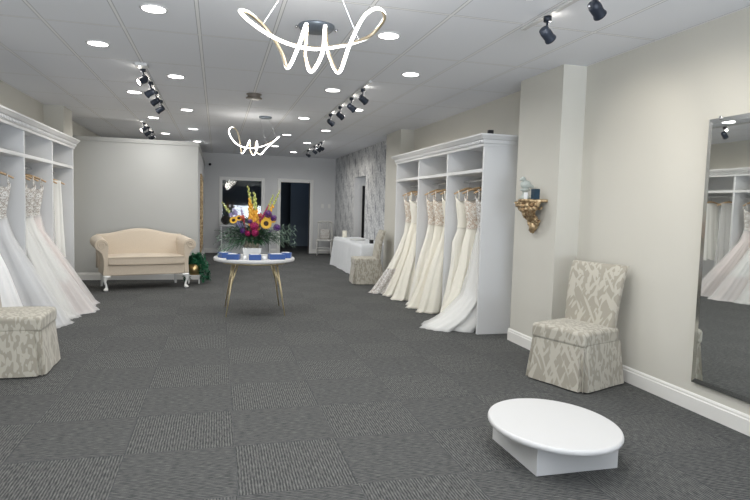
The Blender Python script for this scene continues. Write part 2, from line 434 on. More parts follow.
def pendant(label, P, loc, can, wires, sc=1.):
    t = thing('pendant_light', label, 'pendant light', loc, 0, 'ribbon pendant lights')
    pts = smoothpts([(x, d, z) for x, z, d, a, b_ in P], 8, True)
    nr = smoothpts([(0, a, b_) for x, z, d, a, b_ in P], 8, True)
    n = len(pts); rb, re = [], []
    for i, p in enumerate(pts):
        tg = (pts[(i + 1) % n] - pts[i - 1]).normalized()
        o = nr[i] - tg * nr[i].dot(tg); o = o.normalized() if o.length > 1e-4 else tg.orthogonal().normalized()
        s = tg.cross(o)
        wd, th = .009 * sc, .0055 * sc
        rb.append([p - s * wd - o * th, p + s * wd - o * th, p + s * wd + o * th * .2, p - s * wd + o * th * .2])
        re.append([p + s * wd * cos(a) + o * (th * .25 + th * 1.6 * sin(a)) for a in (0, .6, 1.2, 1.94, 2.54, pi)])
    bm = B(); loft(bm, rb + [rb[0]], False, False); obj('bronze_band', bm, M['bronze'], t, True)
    bm = B(); loft(bm, re + [re[0]], False, False); obj('light_tube', bm, M['neon'], t, True)
    bm = B()
    for a, b_ in wires: tube(bm, [a, b_], .0018, 6)
    obj('suspension_wire', bm, M['chrome'], t)
    bm = B(); lathe(bm, [(.10, H), (.10, H - .02), (.085, H - .032), (.001, H - .032)], 32, can[0], can[1]); obj('canopy', bm, M['canopy'], t, True)
    return t
dz_ = H - .03
pendant('large glowing ribbon pendant light at the top of the picture, nearest of the two', P1, (0, 3.3, 0), (.52, 0),
        [((.24, .10, 2.425), (.46, 0, dz_)), ((.785, .06, 2.38), (.58, 0, dz_))])
P2 = [(x * .92 + .085, z, d, a, b_) for x, z, d, a, b_ in P1]
fix = {0: (.17, 2.54), 1: (.20, 2.60), 2: (.26, 2.60), 3: (.31, 2.53), 4: (.34, 2.41), 5: (.37, 2.21), 6: (.44, 2.30), 7: (.485, 2.41), 8: (.498, 2.36), 9: (.505, 2.26), 10: (.555, 2.19), 11: (.60, 2.29), 12: (.60, 2.40), 13: (.585, 2.36),
       14: (.60, 2.25), 15: (.67, 2.21), 16: (.74, 2.29), 17: (.82, 2.37), 18: (.90, 2.45), 19: (.955, 2.50), 20: (.90, 2.46), 21: (.80, 2.40), 22: (.68, 2.335), 23: (.54, 2.30), 24: (.40, 2.30), 25: (.28, 2.35), 26: (.20, 2.44)}
P2 = [(*fix[i], *P2[i][2:]) for i in range(len(P2))]
pendant('smaller-looking glowing ribbon pendant light hanging beyond the round table, farther of the two', P2, (0, 9.5, 0), (.73, 0),
        [((.745, -.05, 2.37), (.64, 0, dz_)), ((.92, .05, 2.47), (.78, 0, dz_))])
light('pendant_glow', 'POINT', (.52, 3.3, 2.28), 26, None, (1, .97, .9), shadow_soft_size=.15)
light('pendant_glow', 'POINT', (.56, 9.5, 2.28), 8, None, (1, .97, .9), shadow_soft_size=.15)
t = thing('ceiling_canopy', 'blue grey round canopy plate on the ceiling behind the nearest pendant', 'ceiling fixture', (.73, 4.57, 0))
bm = B(); lathe(bm, [(.14, H), (.14, H - .012), (.12, H - .035), (.001, H - .037)], 40); obj('plate', bm, M['canopy'], t, True)
bm = B()
for a in (-.155, .155): ball(bm, (a, 0, H - .018), .012, u=10)
obj('screw', bm, M['chrome'], t, True)
t = thing('ceiling_drum', 'short bronze drum fixture on the ceiling between the two pendants', 'ceiling fixture', (.44, 7.62, 0))
bm = B(); lathe(bm, [(.095, H), (.095, H - .012), (.08, H - .014), (.08, H - .045), (.1, H - .047), (.1, H - .06), (.001, H - .06)], 36); obj('drum', bm, M['drum'], t, True)

# ------------------------------------------------------------------ gown cabinets
def cabinet(label, xw, s, y0, y1, divs):
    """xw wall x, s = direction to the aisle"""
    t = thing('gown_cabinet', label, 'cabinet', (xw, (y0 + y1) / 2, 0), 0, 'open gown cabinets')
    yc = (y0 + y1) / 2; D = .5 * s
    def b2(x0, x1, a, b_, z0, z1): return bx(min(x0, x1), max(x0, x1), a - yc, b_ - yc, z0, z1)
    T = .035
    obj('back_panel', b2(0.002 * s, .014 * s, y0, y1, 0, 2.18), M['cab'], t)
    obj('side_panel', b2(.014 * s, D, y0, y0 + T, 0, 2.18), M['cab'], t, bevel=.003)
    obj('side_panel', b2(.014 * s, D, y1 - T, y1, 0, 2.18), M['cab'], t, bevel=.003)
    for d in divs: obj('divider', b2(.014 * s, D - .004 * s, d - T / 2, d + T / 2, 0, 2.18), M['cab'], t, bevel=.003)
    es = [y0 + T] + [q for d in divs for q in (d - T / 2, d + T / 2)] + [y1 - T]
    for a, b_ in zip(es[::2], es[1::2]):
        obj('shelf', b2(.014 * s, D - .002 * s, a, b_, 1.845, 1.885), M['cab'], t, bevel=.003)
        bm = B(); tube(bm, [(.25 * s, a - yc, 1.78), (.25 * s, b_ - yc, 1.78)], .014, 12); obj('hanging_rod', bm, M['cab'], t, True)
    obj('top_panel', b2(.002 * s, D, y0, y1, 2.18, 2.215), M['cab'], t)
    # crown moulding on the front and both ends
    pr = [(0, 2.13), (.012, 2.13), (.016, 2.155), (.028, 2.165), (.028, 2.20), (.045, 2.21), (.065, 2.235), (.075, 2.245), (.075, 2.262), (0, 2.262)]
    bm = B()
    rr = [[(0 + .002 * s, y0 - yc - o, z) for o, z in pr], [(D + s * o, y0 - yc - o, z) for o, z in pr], [(D + s * o, y1 - yc + o, z) for o, z in pr], [(.002 * s, y1 - yc + o, z) for o, z in pr]]
    loft(bm, rr); cr = obj('crown_moulding', bm, M['cab'], t)
    k = y0 - yc; xo, xi, xb = D + .040 * s, D + .028 * s, D + .022 * s; poly = [(xb, k)]
    while k < y1 - yc: poly += [(xo, k), (xo, k + .022), (xi, k + .022), (xi, k + .044)]; k += .044
    poly.append((xb, k)); bm = B(); loft(bm, [[(x, y, 2.17) for x, y in poly], [(x, y, 2.198) for x, y in poly]])
    o = obj('dentil_band', bm, M['cab'], cr)
    return t
cabinet('tall white open gown cabinet along the right wall between the two columns', XR, -1, 6.0, 9.3, (7.09, 8.2))
cabinet('tall white open gown cabinet along the left wall in front of the partition', XL, 1, 5.97, 9.28, (7.08, 8.19))

# ------------------------------------------------------------------ hangers and gowns
def hanger_proto():
    t = thing('clothes_hanger', '', 'hanger')
    pts = smoothpts([(-.215, 0, -.075), (-.12, 0, -.03), (0, 0, 0), (.12, 0, -.03), (.215, 0, -.075)], 5)
    bm = B(); tube(bm, pts, [.009 + .008 * (1 - abs(p.x) / .22) for p in pts], 8); obj('wooden_bar', bm, M['wood'], t, True)
    bm = B(); tube(bm, smoothpts([(0, 0, .005), (0, 0, .05), (.012, 0, .07), (.018, 0, .086), (.012, 0, .103), (-.002, 0, .108), (-.017, 0, .098), (-.02, 0, .085)], 4), .002, 6); obj('hook', bm, M['chrome'], t, True)
    return t
hp = hanger_proto(); hfirst = True
def gown(loc, s, label, zs=1.62, skirt='ivory', bod='lace', out=.55, tr=0., wy=.2, yh=0., sd=1, hem=None, veil=False, tilt=0, fl=1., name='wedding_gown', hlabel=None, group=None):
    """s = direction of the aisle; out = how far the hem reaches to the aisle; tr = shift of the hem along y"""
    global hfirst
    hx, hy = loc
    h = hp if hfirst else copy_tree(hp); hfirst = False
    h.location = (hx, hy, 1.687); h.rotation_euler = (0, 0, radians(tilt)); h['label'] = hlabel or ('wooden hanger of the ' + ' '.join(label.split(',')[0].split()[:11])); h['category'] = 'hanger'
    h['group'] = 'wooden hangers'
    t = thing(name, label, 'gown', (hx, hy, 0), radians(tilt) , group)
    rnd = random.Random(sd); ph = [rnd.uniform(0, 6.28) for _ in range(6)]; K = rnd.choice((7, 9, 11)); rag = [rnd.uniform(-1, 1) for _ in range(5)]; hip = rnd.uniform(-.025, .03)
    n = 88
    # key sections: z, xmin, xmax (towards aisle), half y, y shift
    keys = [(1.58, -.185, .185, .045, 0), (1.45, -.170, .170, .062, 0), (1.25, -.135, .135, .052, 0), (1.15, -.14, .15, .06, 0.005), (1.0, -.165, .185 + hip, wy * .42, .02 * yh),
            (.70, -.18, .20 + (out - .2) * .30 ** fl, wy * .66, yh * .3 ** fl), (.40, -.19, .20 + (out - .2) * .62 ** fl, wy * .84, yh * .62 ** fl), (.15, -.195, .20 + (out - .2) * .88 ** fl, wy, yh * .88 ** fl), (.03, -.195, out, wy * 1.06, yh), (.006, -.195, out + .04, wy * 1.1, yh * 1.05)]
    def sec(z):
        for a, b_ in zip(keys, keys[1:]):
            if a[0] >= z >= b_[0]:
                f = (a[0] - z) / (a[0] - b_[0]); f2 = f
                return [a[i] + (b_[i] - a[i]) * f2 for i in range(5)]
        return list(keys[-1])
    def ring(z, grow=0., amp=1.):
        zz, x0, x1, hyy, sh = sec(z); r = []
        fold = max(0, (1.18 - z)) ** .8 * .085 * amp
        for i in range(n):
            a = 2 * pi * i / n
            w = sin(K * a + ph[0] + .8 * sin(z * 2 + ph[1])) * .5 + sin((2 * K + 3) * a + ph[2] + z) * .28 + sin((K + 4) * a + ph[3]) * .3
            e = 1 + w * fold / max(hyy, .12) * .55
            ca, sa = cos(a), sin(a)
            low = max(0, .25 - z) / .25
            px = (x0 + x1) / 2 + ((x1 - x0) / 2 * ca) * (1 + w * fold * .5 + low * (.05 * rag[0] * sin(3 * a + 5 * rag[1]) + .03 * sin(21 * a + 9 * rag[2]))) + grow * ca
            px = max(px, -.20)
            # long train side: the shift along y grows toward the aisle side
            f = (px - x0) / max(.01, x1 - x0)
            py = sh * (.25 + .75 * f) + hyy * sa * e * (.75 + .25 * f) + grow * sa
            py = py if z < .8 else max(-.2, min(.2, py))
            r.append((px * s, py, z + (abs(w) * .015 * fold * 10 if z < .05 and z > .01 else 0)))
        return r
    zl = [1.21, 1.16, 1.11, 1.05, 1.0, .94, .88, .8, .72, .64, .56, .48, .4, .32, .24, .17, .11, .06, .03, .006]
    bm = B(); loft(bm, [ring(z) for z in zl], True, True)
    sk = obj('skirt', bm, M[skirt], t, True)
    if hem:
        zl2 = [.42, .32, .24, .17, .11, .06, .03, .007]
        bm = B(); loft(bm, [ring(z, .006 + .002 * i) for i, z in enumerate(zl2)], False, False); obj('lace_hem', bm, M[hem], t, True)
    if veil:
        bm = B(); loft(bm, [ring(z, .012 + (1.1 - z) * .03, 1.3) for z in zl], False, False); obj('tulle_overlay', bm, M['sheer'], t, True)
    # bodice with a scooped neckline
    bm = B(); rings = []
    for k in range(9):
        f = k / 8; r = []
        for i in range(n):
            a = 2 * pi * i / n
            top = 1.46 + .10 * abs(cos(a)) ** 2 - (.03 * (1 - abs(cos(a))))
            z = 1.185 + (top - 1.185) * f
            zz, x0, x1, hyy, sh = sec(z); g = .006
            r.append((((x0 + x1) / 2 + ((x1 - x0) / 2 + g) * cos(a)) * s, sh * .5 + (hyy + g + .012 * sin(f * pi)) * sin(a), z))
        rings.append(r)
    loft(bm, rings, False, True); obj('bodice', bm, M[bod], t, True)
    for sx in (-1, 1):
        bm = B(); tube(bm, smoothpts([(sx * .168, -.045, 1.545), (sx * .162, -.03, 1.61), (sx * .155, 0, 1.658), (sx * .162, .03, 1.61), (sx * .168, .045, 1.545)], 4), .007 if bod != 'cream' else .011, 6)
        obj('strap', bm, M[bod], t, True)
    return t
rx, lx = 3.12, -2.25
G = 'gowns in the right cabinet'
# near bay, right
gown((rx, 6.92), -1, 'plain ivory gown with thin straps, farthest in the nearest bay of the right cabinet', skirt='cream', bod='ivory', out=.36, wy=.13, yh=.0, fl=1.6, sd=2, tilt=6, group=G)
gown((rx, 6.62), -1, 'ivory gown with nude-lined lace bodice, middle of the nearest right bay', skirt='ivory', bod='lace', out=.44, wy=.16, yh=.08, fl=1.7, sd=3, tilt=-4, group=G)
gown((rx, 6.32), -1, 'sheer white tulle gown with beaded top and train spilling onto the carpet, nearest right', skirt='tulle', bod='lace_white', out=.66, wy=.24, yh=.14, fl=4.2, sd=4, veil=True, tilt=4, group=G)
# middle bay, right
gown((rx, 8.0), -1, 'ivory gown with floral lace bodice, farthest in the middle bay of the right cabinet', skirt='cream', bod='lace', out=.40, wy=.15, yh=.05, fl=.9, sd=5, tilt=5, group=G)
gown((rx, 7.7), -1, 'champagne lace gown hanging centrally in the middle bay of the right cabinet', skirt='ivory', bod='lace', out=.47, wy=.17, yh=.05, fl=1.5, sd=6, tilt=-3, group=G)
gown((rx, 7.38), -1, 'smooth ivory satin gown, nearest in the middle bay of the right cabinet', skirt='ivory', bod='ivory', out=.44, wy=.17, yh=.08, fl=.8, sd=7, tilt=3, group=G)
# far bay, right
gown((rx, 9.05), -1, 'pale lace gown with skirt spreading toward the slipper chair, farthest in the right cabinet', skirt='cream', bod='lace', out=.62, wy=.17, yh=.22, fl=1.4, sd=8, hem='lace_white', tilt=6, group=G)
gown((rx, 8.75), -1, 'ivory gown with spaghetti straps in the middle of the far right bay', skirt='ivory', bod='cream', out=.52, wy=.17, yh=.12, fl=1.3, sd=9, tilt=-4, group=G)
gown((rx, 8.45), -1, 'ivory V-neck gown beside the divider, nearest in the far right bay', skirt='ivory', bod='lace_white', out=.48, wy=.16, yh=.05, sd=10, tilt=3, group=G)
G = 'gowns in the left cabinet'
gown((lx, 6.35), 1, 'bright white satin gown at the left edge, in the nearest bay of the left cabinet', skirt='white_satin', bod='white_satin', out=.50, wy=.22, yh=.0, sd=11, tilt=4, group=G)
gown((lx, 6.80), 1, 'cool grey tulle gown with beaded bodice, beside the divider of the left cabinet', skirt='grey_tulle', bod='lace_white', out=.66, wy=.24, yh=.25, sd=12, veil=True, tilt=12, group=G)
gown((lx, 7.35), 1, 'cream tulle gown with beaded bodice, nearest in the middle bay of the left cabinet', skirt='tulle', bod='lace_white', out=.60, wy=.20, yh=.12, sd=13, veil=True, tilt=8, group=G)
gown((lx, 7.68), 1, 'off-white tulle ball gown with lace bodice, centre of the middle bay on the left', skirt='tulle', bod='lace_white', out=.72, wy=.26, yh=.2, sd=14, hem='lace_hem', veil=True, tilt=6, group=G)
gown((lx, 8.0), 1, 'blush pink tulle gown with lace hem fanning onto the carpet, left cabinet', skirt='blush', bod='lace_white', out=.66, wy=.28, yh=.42, sd=15, hem='lace_hem', veil=True, tilt=4, group=G)
def veil(y, label, sd, L=1.25):
    global hfirst
    h = copy_tree(hp); h.location = (lx, y, 1.687); h.rotation_euler = (0, 0, radians(20)); h['label'] = 'wooden hanger carrying the ' + label.split(',')[0]; h['category'] = 'hanger'; h['group'] = 'wooden hangers'
    rnd = random.Random(sd); bm = B(); rows_ = []
    for k in range(26):
        f = k / 25; z = 1.66 - L * f; r = []
        for i in range(60):
            a = 2 * pi * i / 60
            w = sin(9 * a + sd) * .5 + sin(17 * a + sd * 2) * .3
            r.append((lx + (.17 + .05 * f) * cos(a) * (1 + .1 * w * f), y + (.012 + .075 * f) * sin(a) * (1 + .35 * w), z - (.03 * w * f)))
        rows_.append(r)
    loft(bm, rows_, True, False)
    o = obj('bridal_veil', bm, M['sheer' if sd % 2 else 'tulle'], None, True); tag(o, label, 'veil', 'veils in the far left bay')
veil(8.5, 'pale tulle veil, nearer of the two in the far bay of the left cabinet', 3)
veil(8.9, 'short white veil with lace, farther of the two in the far left bay', 4, 1.05)

# ------------------------------------------------------------------ slipper chairs
def chair_proto():
    t = thing('slipper_chair', '', 'chair')
    W, D = .26, .25
    # skirt: one ring of cloth with inverted pleats at the front corners, flaring to the floor
    def base_ring(f, z):
        fw, fd = W + .035 * f, D + .035 * f
        cr = []
        def pleat(px, py, ix, iy, dx, dy):    # corner notch
            g = .016 * f
            return [(px - dx * .035, py - dy * 0), ]
        # walk the perimeter: front (-y) left->right, right side, back, left side
        fr = [(-fw + .050, -fd), (-.12, -fd - .004 * f), (0, -fd + .004 * f), (.12, -fd - .004 * f), (fw - .050, -fd)]
        ppr = [(fw - .046, -fd + .004 + .045 * f), (fw - .012, -fd + .006 + .006 * f), (fw - .004 - .042 * f, -fd + .046)]
        rt = [(fw, -fd + .050), (fw + .004 * f, -.08), (fw - .002 * f, .08), (fw, fd - .01), (fw - .01, fd)]
        bk = [(.1, fd), (-.1, fd), (-fw + .01, fd)]
        lt = [(-fw, fd - .01), (-fw + .002 * f, .08), (-fw - .004 * f, -.08), (-fw, -fd + .050)]
        ppl = [(-fw + .004 + .042 * f, -fd + .046), (-fw + .012, -fd + .006 + .006 * f), (-fw + .046, -fd + .004 + .045 * f)]
        pts = fr + ppr + rt + bk + lt + ppl
        return [(x, y, z) for x, y in pts]
    bm = B(); zs = [.37, .34, .25, .15, .06, .012]
    loft(bm, [base_ring((.37 - z) / .36 + .02, z) for z in zs], True, False)
    sk = obj('skirt', bm, M['leaf'], t)
    so = sk.modifiers.new('Solidify', 'SOLIDIFY'); so.thickness = .006
    # seat cushion
    bm = B(); box(bm, -W - .002, W + .002, -D - .010, D - .02, .355, .475)
    bmesh.ops.subdivide_edges(bm, edges=bm.edges, cuts=3, use_grid_fill=True)
    for v in bm.verts:
        if v.co.z > .43: v.co.z += .022 * max(0, 1 - (v.co.x / .3) ** 2) * max(0, 1 - (v.co.y / .3) ** 2)
    obj('seat_cushion', bm, M['leaf'], t, True, bevel=.028, segs=4)
    # backrest: tall slab that leans and curls back at the top
    bm = B(); rings = []
    for k in range(15):
        f = k / 14; z = .40 + .60 * f; yb = D - .07 + .065 * f + .05 * f ** 4; hw = .235 + .030 * f; th = .042 - .012 * f
        if k == 14: z -= .008
        if k >= 13: th *= .8
        r = []
        for j in range(20):
            a = 2 * pi * j / 20; c, s_ = cos(a), sin(a)
            x = hw * math.copysign(abs(c) ** .18, c); y = th * math.copysign(abs(s_) ** .5, s_)
            r.append((x, yb + y - .012 * (1 - (x / hw) ** 2), z))
        rings.append(r)
    loft(bm, rings); obj('backrest', bm, M['leaf'], t, True)
    for sx in (-1, 1):
        bm = B(); box(bm, sx * .2 - .018, sx * .2 + .018, D - .045, D - .01, 0, .36); obj('leg', bm, M['wood'], t, bevel=.004)
    return t
ch = chair_proto(); ch.location = (2.925, 4.215, 0); ch.rotation_euler.z = radians(-69.5)
ch['label'] = 'leaf-patterned beige slipper chair with tall back and pleated skirt, by the tall wall mirror'; ch['group'] = 'leaf-patterned slipper chairs'
c2 = copy_tree(ch); c2.location = (2.69, 10.44, 0); c2.rotation_euler.z = radians(-95)
c2['label'] = 'leaf-patterned beige slipper chair beside the draped table, farthest of the slipper chairs'
c3 = copy_tree(ch); c3.location = (-1.60, 5.32, 0); c3.rotation_euler.z = radians(91)
c3['label'] = 'leaf-patterned beige slipper chair cut off by the left edge, only its seat and skirt showing'

# ------------------------------------------------------------------ platform
t = thing('fitting_platform', 'low white round-topped fitting platform on a square box base, on the carpet in front', 'platform', (1.92, 2.94, 0))
bm = B(); box(bm, -.255, .255, -.26, .26, 0, .165); obj('box_base', bm, M['platform'], t, bevel=.003)
bm = B(); n = 96; pr = [(.97, .165), (.99, .169), (1.0, .178), (1.0, .187), (.99, .196), (.97, .2)]
loft(bm, [[(-.015 + .362 * r * cos(2 * pi * i / n), -.02 + .42 * r * sin(2 * pi * i / n), z) for i in range(n)] for r, z in pr])
o = obj('round_top', bm, M['platform'], t)
for p in o.data.polygons: p.use_smooth = len(p.vertices) == 4

# ------------------------------------------------------------------ tall wall mirror
t = thing('wall_mirror', 'tall mirror with a silvery rim on the right wall, reflecting the left gown cabinet', 'mirror', (XR - .012, 2.6, 0))
my0, my1, mz0, mz1 = -.82, .80, .215, 2.10
obj('backing_board', bx(-.012, .012, my0, my1, mz0, mz1), M['bevel'], t)
obj('mirror_glass', bx(-.016, -.0125, my0 + .035, my1 - .035, mz0 + .035, mz1 - .035), M['mirror'], t)
bm = B(); a0, a1, b0, b1 = my0, my1, mz0, mz1; q = .035
outer = [(-.0125, a0, b0), (-.0125, a1, b0), (-.0125, a1, b1), (-.0125, a0, b1)]
inner = [(-.0165, a0 + q, b0 + q), (-.0165, a1 - q, b0 + q), (-.0165, a1 - q, b1 - q), (-.0165, a0 + q, b1 - q)]
loft(bm, [outer, inner], False, False); obj('bevelled_border', bm, M['bevel'], t)
for y in (my1 - .1, my1 - .9):
    obj('clip', bx(-.022, -.0125, y - .012, y + .012, mz1 - .012, mz1 + .012), M['chrome'], t, bevel=.003)

# gilt mirror on the enclosure's side wall
t = thing('gilt_mirror', 'tall narrow gilt-framed mirror on the side wall past the partition, seen edge-on', 'mirror', (PX, 13.2, 0))
bm = B()
for a, b_, c, d in ((-.75, -.66, .36, 2.0), (.66, .75, .36, 2.0), (-.66, .66, .36, .46), (-.66, .66, 1.9, 2.0)): box(bm, .002, .032, a, b_, c, d)
obj('gilt_frame', bm, M['gold'], t, bevel=.012, segs=3)
obj('mirror_glass', bx(.002, .015, -.66, .66, .46, 1.9), M['mirror'], t)

# ------------------------------------------------------------------ bracket shelf on the column
t = thing('wall_bracket', 'ornate gilt acanthus bracket shelf on the near column', 'shelf', (3.12, 5.25, -.01))
bm = B(); n = 24
def halfd(rx_, ry_, z): return [(-rx_ * sin(pi * i / n), ry_ * cos(pi * i / n), z) for i in range(n + 1)]
loft(bm, [halfd(.185, .175, 1.52), halfd(.20, .19, 1.528), halfd(.20, .19, 1.54), halfd(.19, .18, 1.55)]); obj('shelf_top', bm, M['gold'], t)
bm = B()
for k in range(7):     # acanthus leaves: curling ribbed fronds that gather at the bottom
    a = (k - 3) / 3.0
    pts = []
    for j in range(12):
        f = j / 11
        yy = a * (.155 * (1 - f) ** .7 + .02 * sin(f * 9)); xx = -(.03 + (.13 - .045 * abs(a)) * (1 - f) ** .8 + .025 * sin(f * 6.5 + a)); zz = 1.515 - .30 * f * (1 - .25 * abs(a)) + .01 * sin(f * 12)
        pts.append((xx, yy, zz))
    sp_ = smoothpts(pts, 3)
    tube(bm, sp_, [.030 * (1 - .55 * i / len(sp_)) * (1 + .22 * sin(i * 1.7)) for i in range(len(sp_))], 9)
for a, z, r in ((-1, 1.475, .045), (1, 1.475, .045), (-.8, 1.34, .038), (.55, 1.36, .034)):
    sp_ = [(-.06 - .03 * cos(u * .5), a * .12 + a * r * (1 - u / 9) * cos(u), z + r * (1 - u / 9) * sin(u)) for u in [i * .45 for i in range(16)]]
    tube(bm, sp_, [.017 - .0007 * i for i in range(16)], 8)
sp_ = [(-.045, .02 + .03 * (1 - u / 8) * cos(u), 1.235 + .03 * (1 - u / 8) * sin(u)) for u in [i * .45 for i in range(14)]]
tube(bm, sp_, .014, 8)
ball(bm, (-.04, 0, 1.28), .05, (.8, .8, 1.2), 12, 8)
obj('acanthus_carving', bm, M['gold'], t, True)
t = thing('bird_figurine', 'pale stone bird figurine on a pedestal, on the gilt bracket', 'figurine', (3.02, 5.33, 1.54)); t.scale = (1.3, 1.3, 1.3)
M['stone'] = mat('pale grey stone', (.46, .50, .47), .6)
bm = B(); lathe(bm, [(.045, 0), (.048, .012), (.03, .022), (.02, .045), (.024, .06), (.04, .07), (.04, .078), (.018, .085)], 20); obj('pedestal', bm, M['stone'], t, True)
bm = B(); ball(bm, (0, 0, .115), .038, (1.1, .85, .95), 14, 10); ball(bm, (-.022, 0, .155), .021, (1, 1, 1), 12, 8)
tube(bm, [(.02, 0, .115), (.06, 0, .10), (.075, 0, .092)], [.02, .012, .004], 8); tube(bm, [(-.038, 0, .153), (-.055, 0, .149)], [.007, .001], 6)
obj('bird', bm, M['stone'], t, True)
o = obj('gift_box', bx(-.03, .03, -.034, .034, 0, .10), M['teal'], None, loc=(3.02, 5.13, 1.54), bevel=.003); tag(o, 'small dark teal box standing on the right of the gilt bracket', 'box')
o = obj('card_tag', bx(-.003, .003, -.032, .032, 0, .066), M['paper'], None, loc=(2.955, 5.20, 1.54), bevel=.001); tag(o, 'small white square card leaning between figurine and teal box on the bracket', 'card')

o = obj('motion_sensor', bx(-.03, .03, -.02, .02, 0, .055), M['black_plastic'], None, loc=(2.96, 6.05, 2.2625), bevel=.004); tag(o, 'tiny black sensor box on top of the right gown cabinet near its front corner', 'sensor')
t = thing('security_camera', 'small black dome camera high on the back wall near the partition', 'camera', (-.20, Y1, 2.48))
obj('mount_plate', bx(-.03, .03, -.012, 0, -.03, .03), M['track'], t, bevel=.004)
bm = B(); ball(bm, (0, -.045, -.005), .038, u=14, v=10); obj('dome', bm, M['black_plastic'], t, True)
for k, x in enumerate((3.0, 3.2)):
    t = thing('light_switch', 'white %s on the back wall right of the dark doorway, %s one' % ('switch plate', ('left', 'right')[k]), 'switch', (x, Y1, 1.40), 0, 'switch plates')
    obj('plate', bx(-.04, .04, -.006, 0, -.06, .06), M['trim'], t, bevel=.002); obj('rocker', bx(-.015, .015, -.010, -.006, -.03, .03), M['ceramic'], t, bevel=.002)

# ------------------------------------------------------------------ loveseat
t = thing('loveseat', 'cream camelback loveseat with rolled arms and white cabriole legs, against the partition wall', 'sofa', (-1.17, 10.2, 0), radians(17))
SM = M['sofa']
bm = bx(-.64, .64, -.36, .30, .235, .40)
obj('seat_frame', bm, SM, t, bevel=.02, segs=3)
bm = bx(-.585, .585, -.385, .22, .405, .53); bmesh.ops.subdivide_edges(bm, edges=bm.edges, cuts=4, use_grid_fill=True)
for v in bm.verts:
    if v.co.z > .5: v.co.z += .015 * max(0, 1 - (v.co.x / .6) ** 2)
sc = obj('seat_cushion', bm, SM, t, True, bevel=.03, segs=4)
bm = B()
for z in (.412, .522): tube(bm, [(-.575, -.388, z), (.575, -.388, z)], .006, 6)
obj('piping', bm, SM, sc, True)
bm = B(); rings = []
for k in range(33):
    x = -.67 + 1.34 * k / 32; f = abs(x) / .67
    zt = .86 + .095 * (cos(min(1, f / .95) * pi) * .5 + .5)
    y0_ = .20; th = .085
    prof = [(y0_ - .055, .33), (y0_ - .035, .55), (y0_ + .02, zt - .05), (y0_ + .045, zt - .012), (y0_ + .08, zt), (y0_ + .125, zt - .015), (y0_ + .145, zt - .06), (y0_ + .13, .6), (y0_ + .12, .30)]
    rings.append([(x, y, z) for y, z in prof])
loft(bm, rings); obj('backrest', bm, SM, t, True)
for s in (-1, 1):
    # rolled arm: scroll profile in x-z, swept front to back, thinner and lower at the front
    bm = B(); rings = []
    for k in range(11):
        f = k / 10; y = -.375 + .60 * f; sc_ = 1 + .05 * f
        prof = [(.575, .25), (.575, .52), (.573, .62), (.571, .70)]
        cxr, czr, rr_ = .668, .715 + .03 * f, .096 + .006 * f
        prof += [(cxr - rr_ * cos(a), czr + rr_ * sin(a)) for a in [radians(q_) for q_ in (0, 25, 50, 75, 100, 125, 150, 175, 200, 225, 248)]]
        prof += [(.665, .585), (.642, .50), (.638, .40), (.65, .25)]
        rings.append([(s * x, y, z) for x, z in prof])
    loft(bm, rings); am = obj('arm', bm, SM, t, bevel=.006)
    for p in am.data.polygons: p.use_smooth = len(p.vertices) == 4
    # scroll face piping
    bm = B(); tube(bm, [(s * (.668 - .072 * (1 - u / 14) * cos(u)), -.380, .715 + .072 * (1 - u / 14) * sin(u)) for u in [i * .5 for i in range(20)]], .007, 6)
    obj('scroll_welt', bm, SM, am, True)
    pts = smoothpts([(s * .60, -.33, .235), (s * .615, -.345, .20), (s * .622, -.352, .15), (s * .605, -.342, .09), (s * .60, -.34, .045), (s * .612, -.355, .018)], 4)
    rr2 = [.042, .045, .045, .042, .038, .033, .028, .025, .022, .019, .018, .017, .017, .017, .018, .020, .024, .028, .031, .032, .028]
    bm = B(); tube(bm, pts, rr2[:len(pts)] + [.028] * max(0, len(pts) - len(rr2)), 12)
    lg = obj('leg', bm, M['ceramic'], t, True)
    bm = B(); ball(bm, (s * .60, -.335, .225), .055, (1.15, 1.0, .5), 14, 8); ball(bm, (s * .613, -.358, .02), .034, (1.1, 1.3, .6), 12, 8)
    obj('carved_knee', bm, M['ceramic'], lg, True)
    bm = B(); loft(bm, [[(s * .58 + a * .022, .27 + b_ * .022, .24) for a, b_ in ((-1, -1), (1, -1), (1, 1), (-1, 1))], [(s * .59 + a * .015, .29 + b_ * .015, 0) for a, b_ in ((-1, -1), (1, -1), (1, 1), (-1, 1))]])
    obj('leg', bm, M['ceramic'], t)

# ------------------------------------------------------------------ leaves and flowers
def leaf(bm, base_, d, L, W, droop=.3, mi=0):
    d = Vector(d).normalized(); sd = d.cross(Vector((0, 0, 1)))
    sd = sd.normalized() if sd.length > .01 else Vector((1, 0, 0))
    b0 = Vector(base_); pr = []
    for f, w in ((0, .08), (.3, .9), (.6, .8), (1, .02)):
        c = b0 + d * L * f + Vector((0, 0, -droop * L * f * f)); pr.append((c - sd * W * w / 2, c + Vector((0, 0, -W * .12)), c + sd * W * w / 2))
    vs = [[bm.verts.new(p) for p in r] for r in pr]
    for a, b_ in zip(vs, vs[1:]):
        for i in (0, 1):
            fc = bm.faces.new((a[i], a[i + 1], b_[i + 1], b_[i])); fc.material_index = mi
t = thing('potted_plant', 'trailing green ivy in a brass pot on a small white stand, beside the loveseat', 'plant', (-.38, 10.62, 0))
st = obj('stand', (lambda bm: (box(bm, -.11, .11, -.11, .11, .13, .15), [box(bm, a * .085 - .011, a * .085 + .011, b_ * .085 - .011, b_ * .085 + .011, 0, .13) for a in (-1, 1) for b_ in (-1, 1)], bm)[-1])(B()), M['ceramic'], t)
bm = B(); lathe(bm, [(.085, .15), (.112, .17), (.118, .25), (.112, .33), (.105, .333), (.10, .31)], 28); obj('brass_pot', bm, M['brass'], t, True)
bm = B(); rnd = random.Random(5)
